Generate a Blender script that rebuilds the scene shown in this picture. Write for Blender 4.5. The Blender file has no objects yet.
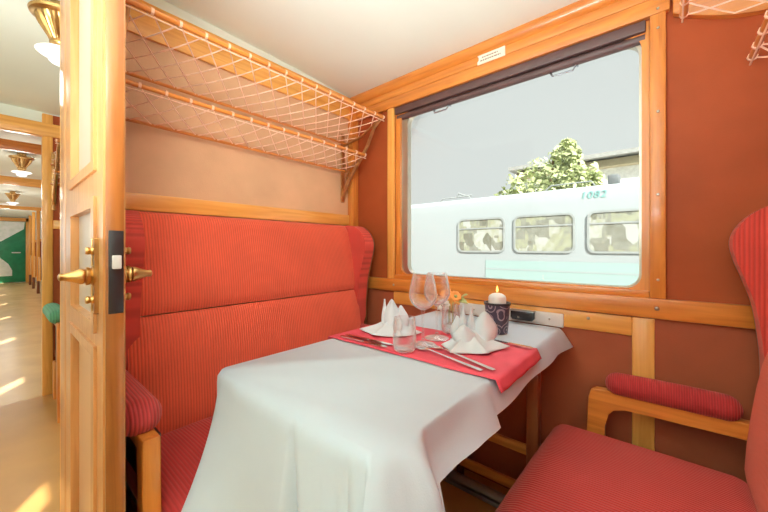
import bpy, bmesh, math, random
from mathutils import Vector, Matrix
random.seed(7)
PI = math.pi
col = bpy.context.scene.collection
WL = {}                                     # world base of every root

# ------------------------------------------------------------------ materials
def nt(name):
    m = bpy.data.materials.new(name); m.use_nodes = True
    t = m.node_tree; t.nodes.clear()
    out = t.nodes.new('ShaderNodeOutputMaterial')
    return m, t, out
def N(t, kind, **kw):
    n = t.nodes.new('ShaderNode' + kind)
    for k, v in kw.items():
        if k in n.inputs: n.inputs[k].default_value = v
        else: setattr(n, k, v)
    return n
def c4(c): return (c[0], c[1], c[2], 1)
def bsdf(t, out, rough=.5, metal=0, coat=0, spec=.5):
    b = N(t, 'BsdfPrincipled'); b.inputs['Roughness'].default_value = rough
    b.inputs['Metallic'].default_value = metal; b.inputs['Coat Weight'].default_value = coat
    b.inputs['Coat Roughness'].default_value = .12
    b.inputs['Specular IOR Level'].default_value = spec
    t.links.new(b.outputs[0], out.inputs[0]); return b
def plain(name, c, rough=.5, metal=0, coat=0, noise=.12, scale=8, bump=0, spec=.5, bscale=None):
    m, t, out = nt(name); b = bsdf(t, out, rough, metal, coat, spec)
    tc = N(t, 'TexCoord'); nz = N(t, 'TexNoise', Scale=scale, Detail=4.0)
    t.links.new(tc.outputs['Object'], nz.inputs['Vector'])
    r = N(t, 'ValToRGB')
    r.color_ramp.elements[0].position = .3; r.color_ramp.elements[1].position = .7
    r.color_ramp.elements[0].color = c4([x * (1 - noise) for x in c]); r.color_ramp.elements[1].color = c4([min(1, x * (1 + noise)) for x in c])
    t.links.new(nz.outputs['Fac'], r.inputs[0]); t.links.new(r.outputs[0], b.inputs['Base Color'])
    if bump:
        n2 = N(t, 'TexNoise', Scale=bscale or scale * 8, Detail=3.0)
        t.links.new(tc.outputs['Object'], n2.inputs['Vector'])
        bp = N(t, 'Bump', Strength=bump, Distance=.002)
        t.links.new(n2.outputs['Fac'], bp.inputs['Height']); t.links.new(bp.outputs[0], b.inputs['Normal'])
    return m
def wood(name, axis, light=(.74, .270, .048), dark=(.52, .150, .022), rough=.32, coat=.35):
    m, t, out = nt(name); b = bsdf(t, out, rough, 0, coat)
    tc = N(t, 'TexCoord'); mp = N(t, 'Mapping'); sc = [26, 26, 26]; sc[axis] = 1.6
    mp.inputs['Scale'].default_value = sc
    t.links.new(tc.outputs['Object'], mp.inputs['Vector'])
    nz = N(t, 'TexNoise', Scale=1.6, Detail=6.0, Distortion=.8); t.links.new(mp.outputs[0], nz.inputs['Vector'])
    r = N(t, 'ValToRGB'); r.color_ramp.elements[0].position = .30; r.color_ramp.elements[1].position = .68
    r.color_ramp.elements[0].color = c4(dark); r.color_ramp.elements[1].color = c4(light)
    t.links.new(nz.outputs['Fac'], r.inputs[0]); t.links.new(r.outputs[0], b.inputs['Base Color'])
    bp = N(t, 'Bump', Strength=.12, Distance=.001); t.links.new(nz.outputs['Fac'], bp.inputs['Height']); t.links.new(bp.outputs[0], b.inputs['Normal'])
    return m
def ribbed(name, c, axis='Y', period=.0095, depth=.55):
    m, t, out = nt(name); b = bsdf(t, out, .72, 0, 0, .25)
    b.inputs['Sheen Weight'].default_value = .25; b.inputs['Sheen Roughness'].default_value = .5
    b.inputs['Sheen Tint'].default_value = c4((1, .55, .45)) if c[0] > c[1] else c4((.6, 1, .8))
    tc = N(t, 'TexCoord'); w = N(t, 'TexWave', wave_type='BANDS', bands_direction=axis)
    w.inputs['Scale'].default_value = .3142 / period; w.inputs['Distortion'].default_value = .15
    t.links.new(tc.outputs['Object'], w.inputs['Vector'])
    nz = N(t, 'TexNoise', Scale=7.0, Detail=3.0); t.links.new(tc.outputs['Object'], nz.inputs['Vector'])
    r = N(t, 'ValToRGB'); r.color_ramp.elements[0].position = .05; r.color_ramp.elements[1].position = .6
    r.color_ramp.elements[0].color = c4([x * (1 - depth) for x in c]); r.color_ramp.elements[1].color = c4(c)
    t.links.new(w.outputs['Fac'], r.inputs[0])
    mx = N(t, 'Mix', data_type='RGBA', blend_type='MULTIPLY'); mx.inputs[0].default_value = .35
    t.links.new(r.outputs[0], mx.inputs[6]); t.links.new(nz.outputs['Color'], mx.inputs[7])
    r2 = N(t, 'ValToRGB'); r2.color_ramp.elements[0].position = .3; r2.color_ramp.elements[0].color = c4((.88,) * 3); r2.color_ramp.elements[1].position = .65
    t.links.new(nz.outputs['Fac'], r2.inputs[0]); t.links.new(r2.outputs[0], mx.inputs[7]); mx.inputs[0].default_value = 1
    t.links.new(mx.outputs[2], b.inputs['Base Color'])
    bp = N(t, 'Bump', Strength=.5, Distance=.003); t.links.new(w.outputs['Fac'], bp.inputs['Height']); t.links.new(bp.outputs[0], b.inputs['Normal'])
    return m
def clear(name, tint=(1, 1, 1), refl=.9, edge=1.0, haze=0):
    m, t, out = nt(name)
    tr = N(t, 'BsdfTransparent'); tr.inputs[0].default_value = c4(tint)
    gl = N(t, 'BsdfGlossy'); gl.inputs['Roughness'].default_value = .03; gl.inputs['Color'].default_value = c4((refl,) * 3)
    lw = N(t, 'LayerWeight', Blend=.36)
    ma = N(t, 'Math', operation='MULTIPLY'); ma.inputs[1].default_value = edge
    t.links.new(lw.outputs['Fresnel' if edge < .99 else 'Facing'], ma.inputs[0])
    df = N(t, 'BsdfDiffuse'); df.inputs[0].default_value = (.95, .96, .96, 1)  # white mixed into glass edges, standing in for bright reflections
    m2 = N(t, 'MixShader'); m2.inputs[0].default_value = haze; t.links.new(gl.outputs[0], m2.inputs[1]); t.links.new(df.outputs[0], m2.inputs[2])
    mx = N(t, 'MixShader'); t.links.new(ma.outputs[0], mx.inputs[0]); t.links.new(tr.outputs[0], mx.inputs[1]); t.links.new(m2.outputs[0], mx.inputs[2])
    t.links.new(mx.outputs[0], out.inputs[0])
    return m
def glow(name, c, s):
    m, t, out = nt(name); e = N(t, 'Emission', Strength=s); e.inputs[0].default_value = c4(c)
    t.links.new(e.outputs[0], out.inputs[0]); return m

M = {}
for i, a in enumerate('xyz'):
    M['wood_' + a] = wood('varnished_wood_' + a, i)
    M['oak_' + a] = wood('pale_varnished_wood_' + a, i, (.88, .44, .105), (.72, .30, .055))
M['dark_wood_x'] = wood('dark_wood_x', 0, (.22, .07, .02), (.13, .04, .012), .4, .1)
M['dark_wood_z'] = wood('dark_wood_z', 2, (.22, .07, .02), (.13, .04, .012), .4, .1)
M['door_wood'] = wood('door_wood', 2, (.54, .245, .085), (.37, .145, .038), .34, .25)
M['edge_wood'] = wood('door_edge_wood', 2, (.34, .105, .019), (.20, .056, .009), .3, .4)
M['red_wood_z'] = wood('reddish_wood_z', 2, (.34, .09, .028), (.24, .055, .018), .4, .1)
M['panel'] = plain('brown_wall_covering', (.355, .068, .018), .6, 0, 0, .10, 5, .25, .2, 220)
M['panel_shade'] = plain('shaded_wall_covering', (.34, .080, .034), .6, 0, 0, .10, 5, .25, .2, 220)  # copy of the wall covering with shade put into the colour
M['panel_l'] = plain('lit_wall_covering', (.66, .385, .215), .42, 0, 0, .08, 5, .25, .4, 220)  # lighter copy of the brown covering, window light put into its colour
M['cream'] = plain('cream_paint', (.77, .815, .70), .55, 0, 0, .02, 3)
M['cream_door'] = plain('cream_door_panel', (.42, .325, .24), .4, 0, 0, .04, 4)
M['tan_door'] = plain('tan_door_panel', (.50, .28, .14), .4, 0, 0, .06, 4)
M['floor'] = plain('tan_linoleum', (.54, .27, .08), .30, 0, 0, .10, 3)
M['floor_far'] = plain('overlit_linoleum', (.72, .47, .22), .26, 0, 0, .10, 3)  # paler than the near floor, strong light put into the colour
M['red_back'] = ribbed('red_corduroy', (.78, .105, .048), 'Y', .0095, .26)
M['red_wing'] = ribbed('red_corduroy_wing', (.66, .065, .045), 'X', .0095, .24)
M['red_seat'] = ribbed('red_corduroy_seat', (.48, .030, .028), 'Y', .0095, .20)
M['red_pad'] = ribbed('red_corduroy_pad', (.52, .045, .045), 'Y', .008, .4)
M['red_pad2'] = ribbed('red_corduroy_pad_cross', (.45, .030, .03), 'X', .006, .35)
M['green_back'] = ribbed('green_corduroy', (.10, .32, .17), 'Y', .012, .3)
M['brass'] = plain('aged_brass', (.52, .30, .11), .28, 1, 0, .2, 30)
M['bronze'] = plain('bronze', (.56, .31, .13), .35, 1, 0, .2, 30)
M['steel'] = plain('cutlery_steel', (.86, .85, .84), .16, 1, 0, .04, 20)
M['grey_metal'] = plain('grey_metal', (.40, .42, .47), .35, 1, 0, .1, 20)
M['alu'] = plain('sash_aluminium', (.50, .44, .36), .3, .85, 0, .05, 20)
M['black'] = plain('black_lacquer', (.018, .014, .016), .3)
M['blind'] = plain('dark_brown_blind', (.105, .055, .050), .5, 0, 0, .15, 10)
M['linen'] = plain('white_linen', (.54, .60, .665), .75, 0, 0, .015, 6, .15, .2, 400)
M['napkin'] = plain('white_napkin', (.70, .76, .80), .8, 0, 0, .01, 6, .1, .2, 300)
M['runner'] = plain('raspberry_runner', (.62, .060, .085), .6, 0, 0, .08, 12, .3, .3, 300)
M['rope'] = plain('pink_beige_cord', (.90, .60, .42), .7, 0, 0, .1, 40)
M['plate'] = plain('white_enamel', (.80, .80, .79), .35)
M['wax'] = plain('white_wax', (.88, .88, .86), .5)
M['ivory'] = plain('ivory_plaque', (.86, .78, .62), .4, 0, 0, .02)
M['ink'] = plain('grey_ink', (.30, .22, .16), .6)
M['glass'] = clear('drinking_glass', (.985, .985, .985), .95, 1.0, .55)
M['pane'] = clear('window_glass', (.97, .985, .98), .6, .35)
M['opal'] = glow('lit_opal_glass', (1, .95, .85), 1.6)
M['flame'] = glow('candle_flame', (1, .55, .12), 4)
M['screw'] = plain('screw_steel', (.55, .48, .42), .3, 1)
M['orange_petal'] = plain('orange_petal', (.85, .30, .06), .6)
M['white_petal'] = plain('white_petal', (.80, .72, .68), .6)
M['leaf'] = plain('pale_leaf', (.42, .42, .16), .6)
M['green_door'] = plain('green_paint', (.03, .30, .15), .3)
M['door_glare'] = plain('pale_glare', (.86, .96, .89), .3)  # white glare on the far door put into a pale colour
M['train_white'] = plain('white_train_paint', (.235, .260, .260), .4, 0, 0, .01, 1)
M['train_teal'] = plain('turquoise_train_paint', (.205, .283, .267), .4, 0, 0, .02, 1)
M['teal'] = plain('teal_lettering', (.10, .26, .24), .5)
M['train_grey'] = plain('grey_train_fittings', (.20, .215, .205), .5)
M['train_dark'] = plain('dark_train_fittings', (.10, .11, .11), .5)
M['house'] = plain('cream_render', (.85, .85, .82), .8)
M['house_band'] = plain('yellow_render', (.38, .32, .2), .8)
M['roof'] = plain('grey_roof', (.24, .24, .22), .8)
M['ground'] = plain('pale_ballast', (.46, .44, .40), .9, 0, 0, .2, 4)
M['bark'] = plain('bark', (.20, .13, .07), .9)
M['foliage'] = plain('sunlit_leaves', (.36, .40, .19), .7, 0, 0, .35, 3)

def candle_holder_mat():
    m, t, out = nt('dark_holder_with_rosettes'); b = bsdf(t, out, .35)
    tc = N(t, 'TexCoord'); v = N(t, 'TexVoronoi', Scale=26.0); t.links.new(tc.outputs['Object'], v.inputs['Vector'])
    w = N(t, 'Math', operation='SINE'); mu = N(t, 'Math', operation='MULTIPLY'); mu.inputs[1].default_value = 22
    t.links.new(v.outputs['Distance'], mu.inputs[0]); t.links.new(mu.outputs[0], w.inputs[0])
    r = N(t, 'ValToRGB'); r.color_ramp.elements[0].position = .5; r.color_ramp.elements[0].color = c4((.045, .028, .05)); r.color_ramp.elements[1].position = .8; r.color_ramp.elements[1].color = c4((.30, .22, .24))
    t.links.new(w.outputs[0], r.inputs[0]); t.links.new(r.outputs[0], b.inputs['Base Color']); return m
M['holder'] = candle_holder_mat()
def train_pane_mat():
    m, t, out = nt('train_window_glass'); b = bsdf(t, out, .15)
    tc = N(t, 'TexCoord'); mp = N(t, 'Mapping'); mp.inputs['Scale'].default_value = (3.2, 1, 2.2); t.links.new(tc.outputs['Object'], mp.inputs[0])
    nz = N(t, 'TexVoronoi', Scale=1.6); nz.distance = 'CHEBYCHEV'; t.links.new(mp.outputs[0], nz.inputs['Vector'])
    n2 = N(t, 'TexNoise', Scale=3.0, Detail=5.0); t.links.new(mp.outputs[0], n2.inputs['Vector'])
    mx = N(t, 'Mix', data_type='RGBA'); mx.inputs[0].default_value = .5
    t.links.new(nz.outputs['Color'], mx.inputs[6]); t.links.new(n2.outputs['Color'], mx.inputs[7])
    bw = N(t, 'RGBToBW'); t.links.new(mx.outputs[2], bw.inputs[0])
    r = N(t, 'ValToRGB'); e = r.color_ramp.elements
    e[0].position = .30; e[0].color = c4((.12, .12, .09)); e[1].position = .66; e[1].color = c4((.29, .30, .275))  # mottled colours stand in for reflections and trees in the panes
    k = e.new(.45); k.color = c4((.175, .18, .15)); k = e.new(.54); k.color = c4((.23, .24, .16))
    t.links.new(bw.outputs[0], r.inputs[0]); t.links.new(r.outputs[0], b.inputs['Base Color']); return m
M['train_pane'] = train_pane_mat()

# ------------------------------------------------------------------ mesh helpers
def box(bm, x0, x1, y0, y1, z0, z1, bev=0, seg=2):
    x0, x1 = min(x0, x1), max(x0, x1)
    r = bmesh.ops.create_cube(bm, size=1)
    for v in r['verts']:
        v.co = Vector(((x0 + x1) / 2 + v.co.x * (x1 - x0), (y0 + y1) / 2 + v.co.y * (y1 - y0), (z0 + z1) / 2 + v.co.z * (z1 - z0)))
    if bev:
        es = list({e for v in r['verts'] for e in v.link_edges})
        bmesh.ops.bevel(bm, geom=es, offset=bev, segments=seg, affect='EDGES', profile=.5, clamp_overlap=True)
    return bm
def B(*a, **k): return box(bmesh.new(), *a, **k)
def prism(pts, axis, d0, d1, bev=0, seg=3, bm=None):
    """closed polygon extruded along axis; pts are the two other coordinates in xyz order"""
    bm = bm or bmesh.new()
    def P(p, d):
        l = list(p); l.insert(axis, d); return Vector(l)
    a = [bm.verts.new(P(p, d0)) for p in pts]; b = [bm.verts.new(P(p, d1)) for p in pts]
    n = len(pts); fs = [bm.faces.new(a), bm.faces.new(b[::-1])]
    for i in range(n): bm.faces.new((a[i], b[i], b[(i + 1) % n], a[(i + 1) % n]))
    if bev:
        es = list({e for f in fs for e in f.edges})
        bmesh.ops.bevel(bm, geom=es, offset=bev, segments=seg, affect='EDGES', profile=.5, clamp_overlap=True)
    bmesh.ops.recalc_face_normals(bm, faces=bm.faces[:])
    return bm
def rbox(x0, x1, y0, y1, z0, z1, r, n=8, k=4, bulge=None, bm=None):
    bm = bm or bmesh.new(); x0, x1 = min(x0, x1), max(x0, x1)
    lo = Vector((x0, y0, z0)); hi = Vector((x1, y1, z1)); c = (lo + hi) / 2; h = (hi - lo) / 2
    T = 2 * k + n; vs = {}
    def cd(i, a):
        rr = min(r, h[a])
        if i <= k: return -h[a] + rr * i / k
        if i >= T - k: return h[a] - rr * (T - i) / k
        return -h[a] + rr + (2 * h[a] - 2 * rr) * (i - k) / n
    def V(i, j, l):
        key = (i, j, l)
        if key not in vs:
            p = Vector((cd(i, 0), cd(j, 1), cd(l, 2)))
            q = Vector([max(-(h[a] - min(r, h[a])), min(h[a] - min(r, h[a]), p[a])) for a in range(3)])
            d = p - q
            if d.length > 1e-9: p = q + d.normalized() * r * (max(abs(x) for x in d) / r if False else 1)
            if bulge:
                f = lambda a: max(0, 1 - (p[a] / h[a]) ** 2)
                for (ax, sg), amt in bulge.items():
                    o = [a for a in range(3) if a != ax]
                    if p[ax] * sg > 0: p[ax] += sg * amt * f(o[0]) * f(o[1])
            vs[key] = bm.verts.new(p + c)
        return vs[key]
    for a in range(T):
        for b in range(T):
            for s in (0, T):
                for q in ((lambda u, v: (s, u, v)), (lambda u, v: (u, s, v)), (lambda u, v: (u, v, s))):
                    f = [V(*q(a, b)), V(*q(a + 1, b)), V(*q(a + 1, b + 1)), V(*q(a, b + 1))]
                    if len(set(f)) == 4: bm.faces.new(f)
    bmesh.ops.recalc_face_normals(bm, faces=bm.faces[:])
    return bm
def tube(pts, r, n=8, closed=False, bm=None):
    bm = bm or bmesh.new(); pts = [Vector(p) for p in pts]; m = len(pts)
    rs = r if isinstance(r, (list, tuple)) else [r] * m
    up = None; rings = []
    for i in range(m):
        if closed: d = pts[(i + 1) % m] - pts[i - 1]
        else: d = pts[min(i + 1, m - 1)] - pts[max(i - 1, 0)]
        d.normalize()
        if up is None:
            up = d.orthogonal().normalized()
        up = (up - d * up.dot(d))
        if up.length < 1e-6: up = d.orthogonal()
        up.normalize(); s = d.cross(up)
        rings.append([bm.verts.new(pts[i] + (up * math.cos(2 * PI * j / n) + s * math.sin(2 * PI * j / n)) * rs[i]) for j in range(n)])
    for i in range(m if closed else m - 1):
        a, b = rings[i], rings[(i + 1) % m]
        for j in range(n): bm.faces.new((a[j], a[(j + 1) % n], b[(j + 1) % n], b[j]))
    if not closed:
        bm.faces.new(rings[0][::-1]); bm.faces.new(rings[-1])
    return bm
def lathe(prof, c, n=32, bm=None, flute=None):
    bm = bm or bmesh.new(); rings = []
    for (r, z) in prof:
        if r < 1e-6: rings.append([bm.verts.new(Vector(c) + Vector((0, 0, z)))])
        else: rings.append([bm.verts.new(Vector(c) + Vector((r * math.cos(2 * PI * j / n) * (flute(j, z) if flute else 1), r * math.sin(2 * PI * j / n) * (flute(j, z) if flute else 1), z))) for j in range(n)])
    for a, b in zip(rings, rings[1:]):
        for j in range(n):
            k = (j + 1) % n
            if len(a) == 1 and len(b) == 1: continue
            if len(a) == 1: bm.faces.new((a[0], b[k], b[j]))
            elif len(b) == 1: bm.faces.new((a[j], a[k], b[0]))
            else: bm.faces.new((a[j], a[k], b[k], b[j]))
    bmesh.ops.recalc_face_normals(bm, faces=bm.faces[:])
    return bm
def sheet(fn, nu, nv, bm=None, thick=0):
    bm = bm or bmesh.new()
    g = [[bm.verts.new(Vector(fn(i / nu, j / nv))) for j in range(nv + 1)] for i in range(nu + 1)]
    for i in range(nu):
        for j in range(nv): bm.faces.new((g[i][j], g[i + 1][j], g[i + 1][j + 1], g[i][j + 1]))
    return bm
def rrect(x0, x1, z0, z1, r, n=6):
    p = []
    for cx, cz, a0 in ((x1 - r, z1 - r, 0), (x0 + r, z1 - r, 90), (x0 + r, z0 + r, 180), (x1 - r, z0 + r, 270)):
        for i in range(n + 1):
            a = math.radians(a0 + 90 * i / n); p.append((cx + r * math.cos(a), cz + r * math.sin(a)))
    return p
def ring(outer, inner, y0, y1, bm=None):
    bm = bm or bmesh.new(); n = len(outer)
    A = [[bm.verts.new((x, y, z)) for x, z in pts] for pts, y in ((outer, y0), (inner, y0), (inner, y1), (outer, y1))]
    for i in range(n):
        j = (i + 1) % n
        for a in range(4):
            p, q = A[a], A[(a + 1) % 4]; bm.faces.new((p[i], p[j], q[j], q[i]))
    bmesh.ops.recalc_face_normals(bm, faces=bm.faces[:])
    return bm
def obj(name, bm, mat, parent=None, smooth=True, ang=38, solid=0):
    me = bpy.data.meshes.new(name)
    if parent is not None:
        bmesh.ops.translate(bm, verts=bm.verts[:], vec=-WL[parent])
    for f in bm.faces: f.smooth = smooth
    bm.to_mesh(me); bm.free()
    if smooth: me.set_sharp_from_angle(angle=math.radians(ang))
    me.materials.append(M[mat])
    o = bpy.data.objects.new(name, me); col.objects.link(o)
    if parent is not None: o.parent = parent; WL[o] = WL[parent].copy()
    else: WL[o] = Vector((0, 0, 0))
    if solid:
        s = o.modifiers.new('thickness', 'SOLIDIFY'); s.thickness = solid; s.offset = 0
    return o
def tag(o, label=None, cat=None, group=None, kind=None):
    if label: o['label'] = label
    if cat: o['category'] = cat
    if group: o['group'] = group
    if kind: o['kind'] = kind
    return o
def thing(name, loc, label=None, cat=None, group=None, kind=None):
    o = bpy.data.objects.new(name, None); o.empty_display_size = .05; col.objects.link(o); o.location = loc; WL[o] = Vector(loc)
    return tag(o, label, cat, group, kind)
def struct(name, bm, mat, label, cat, parent=None, smooth=False):
    return tag(obj(name, bm, mat, None, smooth), label, cat, None, 'structure')

# ------------------------------------------------------------------ the carriage shell
YW, YR = 1.50, -1.36           # window side wall, opposite side wall
XL, XR = -1.54, .40            # partitions of this bay
ZC = 2.035
PITCH = 1.94
def ceil_z(y):
    t = (y - .07) / 1.43
    return ZC + .045 * (1 - t * t)
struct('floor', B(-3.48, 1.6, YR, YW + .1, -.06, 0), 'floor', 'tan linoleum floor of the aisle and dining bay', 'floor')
struct('floor_far', B(-15.7, -3.48, YR, YW + .1, -.06, 0), 'floor_far', 'shiny linoleum floor beyond the second partition, bright light put into its colour', 'floor')
cp = [(y, ceil_z(y)) for y in [YR + (YW + .06 - YR) * i / 24 for i in range(25)]]
struct('ceiling', prism([(a, b) for a, b in cp] + [(YW + .06, 2.25), (YR, 2.25)], 0, -15.7, 1.6), 'cream', 'smooth cream painted ceiling of the coach', 'ceiling', smooth=True)

# window wall: below the windows, above them, and the piers between
WX0, WX1, WZ0, WZ1 = -1.20, -.045, .905, 1.89
WIN_X = [(WX0 - k * PITCH, WX1 - k * PITCH) for k in range(0, 8)]
bm = bmesh.new()
us = [1.6]
for a, b in WIN_X: us += [b, a]
us.append(-15.7)
# grid wall with window holes as ONE connected skin
def wall_with_holes(y0, y1, xs, holes, zs, bm):
    vs = {}
    def V(x, y, z):
        k = (round(x, 4), round(y, 4), round(z, 4))
        if k not in vs: vs[k] = bm.verts.new(k)
        return vs[k]
    def cell(i, j): return 0 <= i < len(xs) - 1 and 0 <= j < len(zs) - 1 and (i, j) not in holes
    for i in range(len(xs) - 1):
        for j in range(len(zs) - 1):
            if not cell(i, j): continue
            a, b, c, d = xs[i], xs[i + 1], zs[j], zs[j + 1]
            for y in (y0, y1): bm.faces.new((V(a, y, c), V(b, y, c), V(b, y, d), V(a, y, d)))
            if not cell(i - 1, j): bm.faces.new((V(a, y0, c), V(a, y1, c), V(a, y1, d), V(a, y0, d)))
            if not cell(i + 1, j): bm.faces.new((V(b, y0, c), V(b, y1, c), V(b, y1, d), V(b, y0, d)))
            if not cell(i, j - 1): bm.faces.new((V(a, y0, c), V(b, y0, c), V(b, y1, c), V(a, y1, c)))
            if not cell(i, j + 1): bm.faces.new((V(a, y0, d), V(b, y0, d), V(b, y1, d), V(a, y1, d)))
    bmesh.ops.recalc_face_normals(bm, faces=bm.faces[:])
    return bm
xs = sorted(us); holes = {(2 * i + 1, 1) for i in range(len(WIN_X))}
struct('wall_window', wall_with_holes(YW, YW + .06, xs, holes, [0, WZ0, WZ1, 2.06], bmesh.new()), 'panel', 'red-brown covered outer wall around the window', 'wall')
OPX = [(.235 - PITCH * k, .437 - PITCH * k) for k in range(0, 8)]
us = [1.6]
for a, b in OPX: us += [b, a]
us.append(-15.7); xs = sorted(us); holes = {(2 * i + 1, 1) for i in range(len(OPX))}
struct('wall_rear', wall_with_holes(YR - .02, YR, xs, holes, [0, .80, 1.90, 2.06], bmesh.new()), 'cream', 'cream outer wall across the aisle', 'wall')
struct('wall_end', B(1.6, 1.64, YR - .06, YW + .06, 0, 2.25), 'cream', 'cream end wall behind the dining bay', 'wall')

# left partition (behind the red bench), panels between trim
struct('wall_left', B(XL - .03, XL, .178, YW, 0, 1.894), 'panel_l', 'covered partition above the red bench, window light put into its tan', 'wall')
struct('wall_left_top', B(XL - .03, XL, .178, YW, 1.894, 2.09), 'cream', 'cream strip of partition under the ceiling', 'wall')
struct('wall_right', B(XR, XR + .03, .172, YW, 0, 2.09), 'panel', 'brown partition behind the right red bench', 'wall')
for nm, x, lab in (('trim_1', XL, 'pale wooden strip above the left bench back'), ('trim_2', XR, 'wooden strip above the right bench back')):
    s = 1 if x < 0 else -1
    struct(nm, B(x, x + s * .016, .172, YW, 1.225, 1.29, .004), 'oak_y', lab, 'trim', smooth=True)
struct('trim_3', B(XL, XL + .014, .172, YW, 1.893, 2.03, .003), 'oak_y', 'orange wooden board on the partition behind the upper luggage net', 'trim', smooth=True)
struct('trim_4', B(XL, XL + .045, YW - .055, YW, 1.20, 2.0, .006), 'wood_z', 'upright wooden corner post between partition and window wall', 'trim', smooth=True)
struct('trim_5', B(XL - .03, XL - .001, .141, .177, 0, 2.07, .004), 'oak_z', 'slim wooden door post on the edge of the partition', 'trim', smooth=True)
# window wall trim
prof = [(YW, 1.985), (YW - .018, 1.985), (YW - .028, 1.99), (YW - .040, 2.002), (YW - .044, 2.018), (YW - .040, 2.034), (YW - .028, 2.046), (YW, 2.05)]
struct('trim_6', prism(prof, 0, XL, XR), 'wood_x', 'rounded wooden cornice moulding along the ceiling edge', 'cornice', smooth=True)
fas = thing('trim_7', (-.78, YW, 1.9), 'broad wooden fascia board above the window', 'trim', None, 'structure')
obj('fascia_board', B(XL, .005, YW - .022, YW, 1.889, 1.945, .003), 'wood_x', fas)
obj('upper_board', B(XL, .005, YW - .020, YW, 1.947, 1.99, .003), 'wood_x', fas)
z14 = lambda x: 1.872 - .42 * (x - .012) if x < .25 else 1.772
arch = [(.012, 2.05)] + [(.012 + (XR - .012) * i / 8, 1.868 - .085 * math.sin(PI / 2 * min(1, i / 5))) for i in range(9)] + [(XR, 2.05)]
struct('trim_8', prism(arch, 1, YW - .024, YW, .003, 2), 'wood_x', 'curved wooden board above the brown wall panel right of the window', 'trim', smooth=True)
rail = thing('trim_9', (-.6, YW, .84), 'long wooden rail below the window', 'rail', None, 'structure')
obj('rail_board', B(XL, XR, YW - .024, YW, .837, .907, .006), 'wood_x', rail)
for x in (-1.191, -.029): obj('screw', lathe([(0, -.004), (.005, -.003), (.007, 0), (.007, .002)], (0, 0, 0), 12), 'screw', rail).matrix_local = Matrix.Translation(Vector((x, YW - .024, .873)) - WL[rail]) @ Matrix.Rotation(-PI / 2, 4, 'X') @ Matrix.Translation(WL[rail])
st2 = thing('trim_10', (-.6, YW, .77), 'paler wooden strip under the rail beside the table', 'trim', None, 'structure')
obj('strip_board', B(-1.20, -.099, YW - .014, YW, .765, .834, .004), 'oak_x', st2)
struct('trim_11', B(-.099, -.035, YW - .014, YW, 0, .835, .004), 'oak_z', 'upright wooden strip on the wall behind the right armrest', 'trim', smooth=True)

def screw_at(root, p, r=.0045):
    o = obj('screw', lathe([(0, .004), (r * .7, .0032), (r, .001), (r, -.002)], (0, 0, 0), 12), 'screw')
    o.parent = root; o.matrix_local = Matrix.Translation(Vector(p) - WL[root]) @ Matrix.Rotation(PI / 2, 4, 'X')
for o in [o for o in rail.children if o.name.startswith('screw')]: bpy.data.objects.remove(o)
for x in (-1.191, -.029): screw_at(rail, (x, YW - .024, .873), .007)
screw_at(st2, (-.234, YW - .014, .811), .006)
screw_at(fas, (-.026, YW - .022, 1.905))

# window
struct('wall_lower_shade', B(XL, XR, YW - .005, YW, 0, .84), 'panel_shade', 'lower wall with shade put into its colour beneath the window rail', 'wall')  # added sheet, shade below the rail put into its colour
win = thing('window_1', (-.62, YW, .9), 'large dining bay window with rounded panes in a wooden surround', 'window', None, 'structure')
lp = obj('left_post', B(-1.242, -1.196, YW - .020, YW, .907, 1.889, .004), 'oak_z', win)
rp = obj('right_post', B(-.049, -.005, YW - .022, YW, .907, 1.889, .004), 'wood_z', win)
for z in (1.838, 1.551, 1.266, .972): screw_at(win, (-.026, YW - .022, z), .0045)
obj('sill', B(-1.196, -.049, YW - .012, YW + .06, .905, .93, .004), 'wood_x', win)
obj('casing', ring(rrect(-1.199, -.046, .925, 1.895, .004), rrect(-1.165, -.072, .935, 1.85, .05), YW + .006, YW + .03), 'wood_z', win)
sash = obj('sash_frame', ring(rrect(-1.172, -.066, .928, 1.858, .055), rrect(-1.126, -.080, .938, 1.836, .05), YW + .022, YW + .058), 'alu', win)
obj('pane', prism(rrect(-1.158, -.074, .932, 1.844, .05), 1, YW + .040, YW + .044), 'pane', win)
bl = obj('roller_blind_box', B(-1.195, -.06, YW - .010, YW + .05, 1.850, 1.889, .004), 'blind', win)
obj('blind_roll', prism([(YW + .02 + .017 * math.cos(a * PI / 8), 1.836 + .017 * math.sin(a * PI / 8)) for a in range(16)], 0, -1.19, -.062), 'blind', win)
for x0, x1 in ((-.949, -.855), (-.377, -.278)):
    zc = 1.818
    pts = [(x0, YW + .03, zc), (x0 + .004, YW + .012, zc - .004), (x0 + .012, YW + .006, zc - .022), (x1 - .012, YW + .006, zc - .022), (x1 - .004, YW + .012, zc - .004), (x1, YW + .03, zc)]
    obj('pull_handle', tube(pts, .0042, 8), 'grey_metal', win)

# small notice on the fascia
pl = thing('notice_plaque', (-.617, YW - .03, 1.94), 'small ivory notice plaque with two lines of tiny print above the window', 'plaque')
ox, oz = -.682, 1.942
ppts = [(-.682, 1.942), (-.552, 1.942), (-.552, 1.985), (-.682, 1.985), (-.676, 1.974), (-.676, 1.962), (-.682, 1.956)]
obj('plate', prism(ppts, 1, YW - .026, YW - .0215), 'ivory', pl)
for (z, a, b) in ((1.971, -.66, -.585), (1.957, -.668, -.572)):
    bm = bmesh.new(); x = a
    while x < b:
        w = random.uniform(.006, .014); box(bm, x, min(x + w, b), YW - .0268, YW - .0258, z - .0028, z + .0028); x += w + .003
    tag(obj('print_line', bm, 'ink', pl, False), None)

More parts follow.
